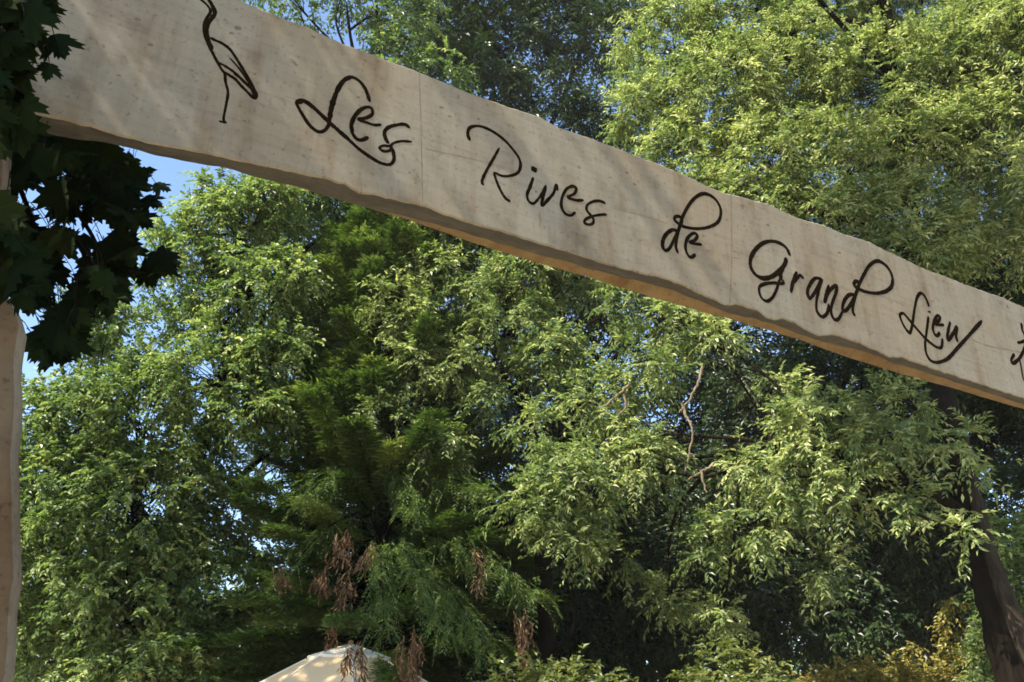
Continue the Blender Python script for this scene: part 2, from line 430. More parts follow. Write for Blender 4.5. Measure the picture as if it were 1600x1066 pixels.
lieu = from_crop(1390, 440, 6.66, [
    ([(410,265),(390,200),(355,140),(320,122),(285,170),(265,260),(250,350),(240,430),(225,500),(205,532),(160,480),(120,400),(108,348),(140,330),(180,370),(230,430),(290,500),(370,590),(440,650),(500,687),(540,680),(552,590)], 4.2, 4.6),
    ([(405,362),(392,470),(380,560),(370,650),(380,740),(420,815),(480,842),(550,830),(620,790),(700,700),(800,590),(880,500),(962,408)], 4.0, 5.0),
    ([(410,305),(417,325)], 6.0, 6.0),
    ([(568,450),(520,452),(472,440),(510,410),(527,372),(495,358),(462,420),(450,490),(470,550),(500,562),(525,528)], 4.2, 4.6),
    ([(632,418),(612,500),(600,590),(618,607),(655,550),(702,470),(690,560),(708,635)], 4.6, 4.6)])
heron = from_crop(280, 0, 5.075, [
    ([(110,-70),(150,-52),(195,-40),(232,-5),(270,60),(282,108),(255,150),(222,195),(215,255),(232,325),(262,395)], 5.0, 8.0),
    ([(130,-48),(165,-10),(222,42),(248,92),(216,150),(196,210),(205,290),(235,360),(270,430),(310,505),(352,570),(410,600)], 4.2, 5.4),
    ([(245,300),(290,322),(340,345),(400,390),(450,460),(500,540),(560,640),(612,745),(600,790)], 5.6, 4.6),
    ([(300,490),(380,535),(450,585),(520,655),(580,715),(605,785)], 4.4, 6.0),
    ([(380,590),(440,625),(490,680),(545,735),(598,790)], 5.6, 5.0),
    ([(395,455),(455,520),(515,600),(575,690)], 2.6, 4.6),
    ([(430,585),(480,620),(530,660)], 3.0, 3.0),
    ([(362,575),(368,650),(387,735),(372,830),(352,945),(368,972),(312,960)], 5.0, 3.6)])
reeds = from_crop(1390, 440, 6.66, [
    ([(1372,428),(1380,500),(1405,560),(1420,640),(1390,730),(1350,800),(1285,852),(1268,812),(1300,752)], 4.0, 4.4),
    ([(1328,638),(1380,628),(1440,600),(1500,640)], 3.6, 3.0),
    ([(1350,800),(1368,880),(1380,960),(1400,1040)], 3.0, 2.6),
    ([(1420,640),(1490,540),(1560,500)], 3.6, 3.0)])
for nm, st, lab in (("carved_word", les, "carved word Les in dark script"), ("carved_word", rives, "carved word Rives in dark script"),
                    ("carved_word", de, "carved word de in dark script"), ("carved_word", grand, "carved word Grand in dark script"),
                    ("carved_word", lieu, "carved word Lieu in dark script"), ("carved_heron", heron, "carved heron standing on one leg"),
                    ("carved_reed", reeds, "carved reed-like drawing at the edge")):
    v, f = stroke_mesh(st, INK_W)
    mesh_obj(nm, v, f, M['ink'], beam)["label"] = lab
cracks = [[([(655,112),(657,180),(659,250),(660,320)], 1.4, 1.8)],
          [([(1142,300),(1143,350),(1143,420),(1140,474)], 1.2, 2.2)],
          [([(664,232),(700,240),(745,250),(790,262),(830,276)], 1.6, .8)],
          [([(955,325),(1000,336),(1045,350)], 1.2, 1.6)],
          [([(1143,392),(1165,397),(1185,402)], 2.4, 1.4), ([(1143,402),(1160,404)], 1.6, 1.0)],
          [([(1335,455),(1375,462),(1420,480)], 1.0, 1.4)],
          [([(1515,530),(1550,542),(1600,552),(1650,570)], 2.2, 1.2)],
          [([(843,330),(844,345),(842,356)], 2.0, 1.2)],
          [([(565,282),(564,292),(566,300)], 1.6, 1.0), ([(590,286),(591,300)], 1.2, .8)],
          [([(445,150),(470,158),(500,170)], 1.0, .8), ([(390,140),(420,148),(455,160)], 1.2, .8)]]
knots = [(372,44,10,7),(362,52,7,4),(560,152,5,4),(690,168,7,4),(703,182,5,3),(640,330-60,4,3),(748,186,4,3),(905,262,5,4),(980,270,5,4),(992,288,5,3),(1078,318,5,4),(1160,322,6,4),(1200,352,5,4),(1312,395,5,3),(1475,440,4,3),(235,70,8,5),(215,30,9,5),(300,110,5,3),(186,118,6,3),(520,220,5,3),(838,300,4,3),(1225,440,4,3),(1450,500,4,3)]
for k_, (x_, y_, l_, w_) in enumerate(knots):
    v, f = stroke_mesh([([(x_ - l_ / 2, y_ + l_ * .1), (x_, y_ - .4), (x_ + l_ / 2, y_ + l_ * .25)], w_, w_ * .8)], -.00015)
    mesh_obj("knot", v, f, M['knot'], beam)
for c in cracks:
    v, f = stroke_mesh(c, -0.0002)
    mesh_obj("crack", v, f, M['crack'], beam)

# posts: wavy slabs under the beam; (right edge px) outlines measured on the post's face plane
def make_post(edge_pts, u_left, name_label, seed, w0=0.012, w1=0.15):
    r = np.random.default_rng(seed)
    e = np.asarray(edge_pts, float)                     # (u, z) of the right edge, ascending z
    zs = np.arange(0, e[-1, 1], 0.02)
    ur = np.interp(zs, e[:, 1], e[:, 0]) + smooth_noise(len(zs), 9, .0025, r)
    ul = u_left + smooth_noise(len(zs), 15, .012, r)
    prof = []
    m = len(zs)
    def col(u, w): prof.append(np.stack([u, np.full(m, w), zs], -1))
    col(ul + .03, w0); 
    for k in range(1, 6): col(ul + .03 + (ur - .024 - ul - .03) * k / 6, w0 + 0)
    col(ur - .026, w0); col(ur - .018, w0 + .006); col(ur - .006, w0 + .030); col(ur, w0 + .065); col(ur - .012, w1 - .02); col(ur - .035, w1)
    col(ul + .03, w1); col(ul, (w0 + w1) / 2)
    k = len(prof); V = np.concatenate(prof); idx = np.arange(k * m).reshape(k, m)
    F, fmx = [], []
    for j in range(k):
        a, b = idx[j], idx[(j + 1) % k]
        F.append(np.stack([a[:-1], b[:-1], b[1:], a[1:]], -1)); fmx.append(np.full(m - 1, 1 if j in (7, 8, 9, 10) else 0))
    p = mesh_obj("post", V, [np.concatenate(F), idx[::-1, 0].copy(), idx[:, -1].copy()], None, gate, mats=[M['post'], M['post_side_lit']],
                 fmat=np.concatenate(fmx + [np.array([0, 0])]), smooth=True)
    try: p.data.set_sharp_from_angle(angle=math.radians(40))
    except Exception: pass
    return p
edge_px = [(27,1066),(30,1000),(33,940),(36,905),(33,870),(33,780),(34,700),(35,640),(37,590),(42,545),(45,517),(38,496),(24,474),(10,458),(2,440),(-2,410),(4,370),(10,330),(15,300),(17,250),(20,205),(26,160)]
ep = np.array([G(a, b, .04)[[0, 2]] for a, b in edge_px]); ep = ep[np.argsort(ep[:, 1])]
ep = np.vstack([[ep[0, 0] + .01, 0.0], [ep[0, 0] - .005, 1.0], ep])
ztop_left = np.interp(ep[-1, 0] - .1, us, zb) + .003
ep = ep[ep[:, 1] < ztop_left - .01]
ep = np.vstack([ep, [ep[-1, 0] + .01, ztop_left]])
p1 = make_post(ep, ep[:, 0].min() - .24, "left", 5)
u_r = 3.5
ztop_r = np.interp(u_r, us, zb) + .004
er = np.array([(u_r + .02, 0), (u_r - .01, .8), (u_r + .02, 1.6), (u_r, 2.2), (u_r + .01, ztop_r)])
p2 = make_post(er, u_r - .28, "right", 8)
# ------------------------------------------------------------------ foliage engine
def rand_unit(r, shape):
    return norm(r.standard_normal((*shape, 3)))
def leaves_mesh(name, pos, d, up, ln, wd, tone, mat, parent, fold=.25, droop=.15):
    """one small folded leaf (two faces) for every position"""
    d = norm(d); s = norm(np.cross(d, up)); n = np.cross(s, d)
    ln = ln[:, None]; wd = wd[:, None]
    b = pos
    m1 = pos + d * ln * .42 + s * wd * .5 + n * wd * fold
    m2 = pos + d * ln * .42 - s * wd * .5 + n * wd * fold
    t = pos + d * ln - n * ln * droop
    V = np.stack([b, m1, t, m2], 1).reshape(-1, 3)
    i = np.arange(len(pos))[:, None] * 4
    F = np.concatenate([i + np.array([[0, 1, 2]]), i + np.array([[0, 2, 3]])])
    return mesh_obj(name, V, F, mat, parent, var=np.repeat(tone, 4))
def clump_centres(lobes, dens, r, shell=.35, upbias=.15):
    out, outdir, lob = [], [], []
    for k, (c, rad) in enumerate(lobes):
        m = max(3, int(dens * rad * rad))
        v = rand_unit(r, (m,)); v[:, 2] += upbias * r.random(m); v = norm(v)
        q = r.random(m)
        rr = rad * (shell + (1 - shell) * q ** .5) * (1 + .12 * r.standard_normal(m))
        out.append(np.asarray(c) + v * rr[:, None] * np.array([1, 1, .85])); outdir.append(v); lob.append(np.full(m, k))
    return np.concatenate(out), np.concatenate(outdir), np.concatenate(lob)
def sprays(C, D, r, twigs=5, per=9, tl=.45, droop=.5, leaf=(.11, .03), spread=.9, tone0=.45, tvar=.16, lvar=.16, angle=.8):
    n = len(C)
    td = norm(D[:, None, :] * .7 + spread * rand_unit(r, (n, twigs)) + np.array([0, 0, -droop * .35]))
    tlen = tl * (.55 + .7 * r.random((n, twigs)))
    t = (np.arange(per) + .6) / per
    t = t[None, None, :] + .06 * r.standard_normal((n, twigs, per))
    pos = C[:, None, None, :] + td[:, :, None, :] * (tlen[:, :, None] * t)[..., None]
    pos[..., 2] -= droop * tlen[:, :, None] * t * t
    tang = td[:, :, None, :] + np.array([0, 0, -1.0]) * (2 * droop * t)[..., None]
    side = norm(np.cross(norm(tang), rand_unit(r, (n, twigs))[:, :, None, :] * .4 + np.array([0, 0, 1.0])))
    sg = np.where(np.arange(per) % 2 == 0, 1.0, -1.0)[None, None, :, None]
    ld = norm(norm(tang) * .75 + side * sg * angle + .35 * rand_unit(r, (n, twigs, per)) + np.array([0, 0, -.18 * droop]))
    up = norm(np.array([SUN_AZ[0] * .45, SUN_AZ[1] * .45, .9]) + .65 * rand_unit(r, (n, twigs, per)) + .25 * D[:, None, None, :])   # blades turn to the light
    sz = .65 + .6 * r.random((n, twigs, per))
    tone = np.clip(tone0 + tvar * r.standard_normal((n, 1, 1)) + lvar * r.standard_normal((n, twigs, per)), 0, 1)
    k = n * twigs * per
    return pos.reshape(k, 3), ld.reshape(k, 3), up.reshape(k, 3), (leaf[0] * sz).ravel(), (leaf[1] * sz).ravel(), tone.ravel()

def limbs(tb, trunk_top_pts, lobes, C, lob, r, r_limb=.05, fork_frac=(.3, 1.0), twigs=True):
    """main limbs leave the trunk, fork to the masses of foliage, and thin twigs carry on to the sprays"""
    tp = np.asarray(trunk_top_pts); cs = np.array([c for c, _ in lobes])
    k = max(2, len(cs) // 5); seeds = [0]
    while len(seeds) < min(k, len(cs)):
        dd = np.min([np.linalg.norm(cs - cs[q], axis=1) for q in seeds], axis=0); seeds.append(int(dd.argmax()))
    own = np.argmin(np.linalg.norm(cs[:, None] - cs[None, seeds], axis=2), axis=1)
    for g_ in range(len(seeds)):
        idx = np.where(own == g_)[0]
        if not len(idx): continue
        e = cs[idx].mean(0)
        dz = e[2] - .7 * np.linalg.norm(e[:2] - tp[-1, :2]) - .5 if e[2] < 7.9 else e[2]
        i = int(np.argmin(np.abs(tp[:, 2] - dz))); i = max(int(fork_frac[0] * (len(tp) - 1)), min(i, len(tp) - 1))
        a = tp[i]; L_ = np.linalg.norm(e - a)
        m1 = a * .66 + e * .34 + np.array([0, 0, .10 * L_]) + .07 * L_ * r.standard_normal(3)
        m2 = a * .30 + e * .70 + np.array([0, 0, .10 * L_]) + .07 * L_ * r.standard_normal(3)
        path = catmull([a, m1, m2, e], 6); rl = r_limb * (1 + .25 * len(idx)) ** .7
        tb.add(path, rl, rl * .3, 7, .06, r)
        for q in idx:
            c, rad = cs[q], lobes[q][1]
            st = path[int(len(path) * r.uniform(.35, .85))]
            md = st * .5 + c * .5 + .10 * np.linalg.norm(c - st) * r.standard_normal(3)
            bp = catmull([st, md, c], 5); tb.add(bp, rl * .45, .008, 6, .06, r)
            if twigs:
                for j in np.where(lob == q)[0][::4]:
                    b0 = bp[r.integers(4, len(bp))]
                    tb.add(catmull([b0, (b0 + C[j]) * .5 + .07 * r.standard_normal(3), C[j]], 3), .007, .003, 4)

def make_tree(name, label, cat, lobes, trunk, r0, r1, mat, seed, dens=120, group=None, bark='bark', leaf=(.11, .03), twigs=5, per=9, tl=.42, droop=.5,
              spread=.9, tone0=.45, shell=.35, tvar=.16, lvar=.16, r_limb=.05, fold=.25, twiggy=True, extra_stems=()):
    r = np.random.default_rng(seed)
    trunk = [np.asarray(p, float) for p in trunk]
    base = trunk[0].copy(); base[2] = 0
    root = empty(name, tuple(base)); tag(root, label, cat, group)
    lob2 = [(np.asarray(c, float) - base, rad) for c, rad in lobes]
    tl_ = catmull([p - base for p in trunk], 8)
    C, D, L_ = clump_centres(lob2, dens, r, shell)
    tb = Tubes()
    tb.add(tl_, r0, r1, 12, .05, r)
    fl = tl_[0]
    tb.add(np.array([fl + [0, 0, -.05], fl + [0, 0, .25]]), r0 * 1.5, r0 * .98, 12, .06, r)
    limbs(tb, tl_, lob2, C, L_, r, r_limb, twigs=twiggy)
    tb.build("trunk", M[bark], root)
    for pts, ra, rb, bk in extra_stems:
        t2 = Tubes(); t2.add(catmull([np.asarray(p) - base for p in pts], 8), ra, rb, 10, .05, r)
        o = t2.build("stem", M[bk], root); o["label"] = "paler leaning stem beside the dark trunk"
    a = sprays(C, D, r, twigs, per, tl, droop, leaf, spread, tone0, tvar, lvar)
    leaves_mesh("crown", *a, M[mat], root, fold=fold)
    return root, base
def LP(items, default_d=None, rs=1.0):
    out = []
    for it in items:
        x, y, rp = it[:3]; d = it[3] if len(it) > 3 else default_d
        out.append((P(x, y, d), px2m(rp, d) * rs))
    return out
def gpt(px, d, z=0.0):
    q = P(px, 900, d); return np.array((q[0], q[1], z))

# --- big narrow-leaved tree, right and upper right
c_lobes = LP([
    (1040,80,85,9.0),(1010,175,62,8.8),(1130,150,100,8.6),(1250,110,105,9.0),(1385,140,115,9.2),(1500,120,100,9.4),(1075,245,70,8.6),(1195,265,95,8.4),
    (1315,265,95,8.6),(1450,240,95,9.0),(1575,230,90,9.2),(1300,355,75,8.2),(1405,345,75,8.3),(1420,405,55,8.1),(1490,370,50,8.4),(1150,35,95,9.2),(1300,10,105,9.5),
    (1440,-10,90,9.8),(1590,30,95,9.6),(1180,340,60,8.2),(1110,300,45,8.2),
    (1200,-160,150,9.6),(1420,-190,170,9.8),(1680,90,140,9.2),(1720,-120,190,9.6),(1000,-70,80,9.6),(1690,330,110,8.8),(1560,-330,200,9.6),
    # the middle, below the slab
    ])+ LP([(1055,512,55,8.0),(1120,528,40,7.9),(1000,725,62,7.7),(975,675,55,7.8),(1150,725,46,7.7),(1290,680,82,7.5),(1375,690,62,7.6),(1245,745,58,7.4),
    (1335,765,42,7.4),(1190,825,46,7.6),(1110,850,42,7.8),(1130,960,38,8.0),(1400,640,50,7.6),(1045,930,36,8.4),(1430,790,34,7.5),(1490,700,36,7.4),(1300,890,36,7.8),(1210,600,34,8.2),(1500,830,24,7.3)], rs=.76)
c_lobes += [(np.array(q), .85) for q in ((0.9,4.6,8.3),(1.5,4.9,8.7),(0.5,4.5,9.0),(2.1,5.3,9.2),(2.6,5.2,8.6))]     # unseen overhead lobes, added to shade the trunk and lower right
c2_lobes = LP([(800,500,70,8.6),(735,545,65,8.8),(865,560,60,8.4),(975,478,48,8.2),(1005,580,62,7.9),(935,625,62,8.0),
    (900,755,85,7.6),(835,785,52,7.5),(885,830,42,7.5),(690,690,42,8.4),(620,470,52,8.7),(680,420,50,8.8),(640,575,52,8.6),(705,565,50,8.5),(600,650,42,8.7),(745,450,52,8.7),(650,500,50,8.7),(960,860,34,8.2),(830,660,36,8.2),(770,620,34,8.5),
    (700,330,70,9.0),(800,360,80,9.0),(900,400,80,8.8),(820,430,70,8.7)], rs=.78)
tC2 = gpt(850, 9.4)
make_tree("willow_tree", "narrow-leaved tree with whitish green clumps in the middle below the slab, beside the conifer", "tree", c2_lobes,
          [tC2, tC2 + [.05, 0, 1.6], P(850, 900, 9.3), P(835, 700, 9.2), P(800, 520, 9.2), P(780, 380, 9.3)], .11, .04, 'ash', 12,
          dens=330, leaf=(.060, .0215), twigs=6, per=15, tl=.26, droop=.3, shell=.45, r_limb=.016, lvar=.22)
tC = gpt(1572, 8.0)
trunkC = [tC, P(1570, 1000, 8.0), P(1530, 860, 8.02), P(1498, 720, 8.05), P(1470, 600, 8.15), P(1440, 420, 8.5), P(1400, 200, 8.9), P(1380, 0, 9.2), P(1350, -120, 9.2)]
stemC = [gpt(1660, 7.7), P(1592, 985, 7.75), P(1560, 900, 7.8), P(1540, 840, 7.85), P(1520, 760, 7.95), P(1500, 660, 8.1)]
rootC, baseC = make_tree("willow_tree", "tall narrow-leaved tree on the right with sunlit drooping clumps and a dark trunk", "tree", c_lobes, trunkC, .14, .06, 'ash', 11,
          dens=330, leaf=(.060, .0215), twigs=6, per=15, tl=.26, droop=.3, shell=.45, r_limb=.022, lvar=.22, tone0=.58, extra_stems=[(stemC, .070, .040, 'pale_bark')])
rb = np.random.default_rng(77)
for pts in ([(1098,575),(1090,600),(1072,632),(1060,645)], [(1066,630),(1072,650),(1082,672),(1078,705),(1070,740)], [(985,600),(960,622),(938,640)], [(975,615),(978,635),(966,650)],
            [(1115,728),(1095,738),(1072,752)], [(1095,735),(1104,770)]):
    t = Tubes(); q = catmull([P(a, b, 7.55) - baseC for a, b in pts], 6); q = q + .005 * rb.standard_normal(q.shape)
    t.add(q, .014, .006, 6, .10, rb)
    t.build("bare_branch", M['twig'], rootC)

# --- left tree
a_lobes = LP([(335,305,40,9.7),(300,375,50,9.7),(405,305,50,9.8),(470,315,45,10.2),(365,350,62,9.6),(430,330,52,9.4),(300,440,72,9.6),(390,470,85,9.3),(205,545,66,9.8),(125,655,70,9.6),(230,655,88,9.3),(335,600,88,9.2),(105,765,80,9.6),(205,790,95,9.2),
              (315,725,58,9.4),(345,800,46,9.7),(290,840,40,9.8),(95,900,85,9.6),(205,925,95,9.2),(330,900,80,9.4),(110,1030,85,9.6),(235,1050,95,9.2),(360,1020,70,9.5),(150,500,40,9.8),(60,640,50,9.9),(30,760,60,10),(20,900,80,10),(430,590,60,9.5),(470,390,70,10.6),(535,320,62,10.8),(525,430,75,10.8),(500,520,80,10.8),(590,360,60,11),(620,450,75,11),(590,560,80,11),(480,640,75,10.8),(560,680,80,11),(470,760,70,10.6),(660,560,60,11),(680,640,60,11),(455,430,42,8.9),(430,545,45,8.8),(400,640,48,8.8)])
tA = gpt(250, 10.0)
make_tree("acacia_tree", "light green broad tree behind the left post, loosely leaved with sky gaps", "tree", a_lobes,
          [tA, tA + [0.05, .05, 1.5], tA + [-.05, 0, 3.0], tA + [.2, -.1, 4.4], tA + [.6, -.2, 6.2]], .15, .04, 'left', 21, dens=270, leaf=(.054, .030), twigs=6, per=13, tl=.25, lvar=.22, droop=.35, tone0=.5, shell=.4, r_limb=.024)

# --- dark tree behind, upper middle
d_lobes = LP([(640,60,70,12),(720,30,90,12),(800,70,90,12.2),(880,30,90,12.4),(960,60,70,12),(760,130,70,11.8),(850,150,60,11.8),(960,180,55,12),(700,110,60,11.8),(820,-60,110,12.4),(960,-60,110,12.6),(680,-70,90,12),
              (900,230,90,12.2),(780,250,90,12.2),(1000,330,90,12.2),(880,380,100,12.3),(760,400,90,12.2),(980,470,90,12.4),(860,520,80,12.5),(700,330,70,12),(1080,420,90,12.6),(1180,520,90,12.8),(1080,560,80,12.8)])
tD = gpt(880, 12.6)
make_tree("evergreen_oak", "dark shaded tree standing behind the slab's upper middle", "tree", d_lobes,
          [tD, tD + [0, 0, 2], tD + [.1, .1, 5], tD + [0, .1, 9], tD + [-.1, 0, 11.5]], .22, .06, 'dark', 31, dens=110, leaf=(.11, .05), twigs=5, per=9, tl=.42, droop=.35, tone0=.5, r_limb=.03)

# --- loose tree upper left of the middle, above the slab
e_lobes = LP([(470,20,40,10.5),(540,-20,55,10.5),(640,20,60,10.5),(600,85,40,10.4),(690,110,45,10.3),(560,-110,90,10.5),(420,-60,70,10.5),(560,150,60,10.4),(640,200,70,10.3),(480,240,60,10.2),(570,270,70,10.2),(660,300,60,10.2)])
tE = gpt(560, 10.7)
make_tree("young_ash_tree", "slim green tree with gaps of sky, seen just above the slab left of middle", "tree", e_lobes,
          [tE, tE + [0, 0, 2.5], tE + [.05, 0, 5], tE + [0, 0, 7.5], tE + [0, -.1, 9.5]], .11, .03, 'left', 41, dens=130, leaf=(.078, .038), twigs=5, per=10, tl=.34, droop=.35, tone0=.42, r_limb=.025)

# --- deep shade behind, put into dense dark-leaved trees low down
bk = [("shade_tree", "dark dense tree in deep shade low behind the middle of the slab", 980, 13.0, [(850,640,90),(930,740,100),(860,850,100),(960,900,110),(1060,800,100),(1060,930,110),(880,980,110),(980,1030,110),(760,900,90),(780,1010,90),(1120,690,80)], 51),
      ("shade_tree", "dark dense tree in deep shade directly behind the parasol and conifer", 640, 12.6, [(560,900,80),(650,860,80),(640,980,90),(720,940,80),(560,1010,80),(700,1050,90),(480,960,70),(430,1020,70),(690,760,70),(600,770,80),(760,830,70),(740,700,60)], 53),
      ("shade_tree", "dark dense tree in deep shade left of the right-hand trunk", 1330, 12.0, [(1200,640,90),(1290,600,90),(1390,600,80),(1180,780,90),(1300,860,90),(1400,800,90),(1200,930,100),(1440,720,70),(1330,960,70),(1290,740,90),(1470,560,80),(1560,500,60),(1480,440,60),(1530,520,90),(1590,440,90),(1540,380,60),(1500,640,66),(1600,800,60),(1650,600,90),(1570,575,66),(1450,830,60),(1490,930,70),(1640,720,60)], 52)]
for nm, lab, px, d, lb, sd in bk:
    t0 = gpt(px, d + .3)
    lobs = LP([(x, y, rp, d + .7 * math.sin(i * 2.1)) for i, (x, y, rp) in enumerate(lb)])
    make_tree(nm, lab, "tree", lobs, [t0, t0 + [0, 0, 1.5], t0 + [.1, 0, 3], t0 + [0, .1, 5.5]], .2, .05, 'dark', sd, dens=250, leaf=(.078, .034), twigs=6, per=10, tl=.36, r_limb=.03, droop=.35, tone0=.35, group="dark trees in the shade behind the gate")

# --- far trees closing the view
far = [("far green tree at the left end of the background row", -60, 20, 8.0, 2.6), ("far green tree rising behind the pale left tree", 210, 22, 5.6, 2.2),
       ("far green tree behind the parasol top", 470, 21, 5.4, 2.2), ("far green tree behind the dark shaded middle", 800, 23, 9.0, 2.8),
       ("far green tree behind the lower right shade", 1180, 24, 8.6, 2.7), ("far green tree right of the leaning trunk", 1640, 20, 6.5, 2.3), ("far dark tree behind the yellow shrub by the trunk", 1420, 21, 6.2, 2.6)]
rf = np.random.default_rng(5)
for i, (lab, px, d, h, rad) in enumerate(far):
    t0 = gpt(px, d); lobs = []
    for k in range(13):
        a = rf.random() * 6.28; q = rf.random() ** .5 * rad * .75; z = .15 * h + rf.random() * .8 * h
        lobs.append((t0 + np.array([q * math.cos(a), q * math.sin(a), z]), rad * (.38 + .22 * rf.random())))
    make_tree("broadleaf_tree", lab, "tree", lobs, [t0, t0 + [0, 0, h * .3], t0 + [.1, 0, h * .6], t0 + [0, 0, h * .9]], .2, .05, 'left' if i not in (3, 6) else 'dark', 60 + i,
              dens=26, leaf=(.20, .11), twigs=4, per=9, tl=.7, droop=.3, tone0=.35, group="trees in the background row", twiggy=False)

# --- shrubs
shr = [("yellow_shrub", "yellow-orange sunlit shrub left of the right-hand trunk base", 1480, 10.5, [(1450,1075,38),(1505,1060,34),(1400,1095,40),(1482,935,13),(1500,985,15),(1440,1010,10),(1530,1090,40)], 'yellow', 71),
       ("yellow_shrub", "smaller yellow sunlit shrub in the shade, bottom right of middle", 1310, 10.2, [(1325,1072,28),(1365,1058,18),(1280,1095,36),(1340,1100,40)], 'yellow', 72),
       ("lime_shrub", "lime green shrub tips at the bottom edge right of the parasol", 880, 6.6, [(850,1085,32),(900,1060,26),(800,1095,40),(930,1095,44),(870,1130,70)], 'lime', 73),
       ("lime_shrub", "bright lime shrub top at the bottom edge under the drooping clumps", 1150, 7.2, [(1135,1045,28),(1180,1075,30),(1100,1090,40),(1160,1120,70)], 'lime', 74),
       ("privet_shrub", "green leafy shrub at right edge beyond the paler stem", 1610, 10.0, [(1600,850,45),(1620,930,60),(1600,1010,60),(1640,1060,80)], 'left', 75)]
for nm, lab, px, d, lb, mt, sd in shr:
    t0 = gpt(px, d)
    make_tree(nm, lab, "shrub", LP([(x, y, rp, d) for x, y, rp in lb]), [t0, t0 + [0, 0, .5], t0 + [.03, 0, 1.0], t0 + [0, .02, 1.5]], .05, .02, mt, sd, dens=480, leaf=(.052, .026), twigs=6, per=9, tl=.22, droop=.3, tone0=.55, r_limb=.02)

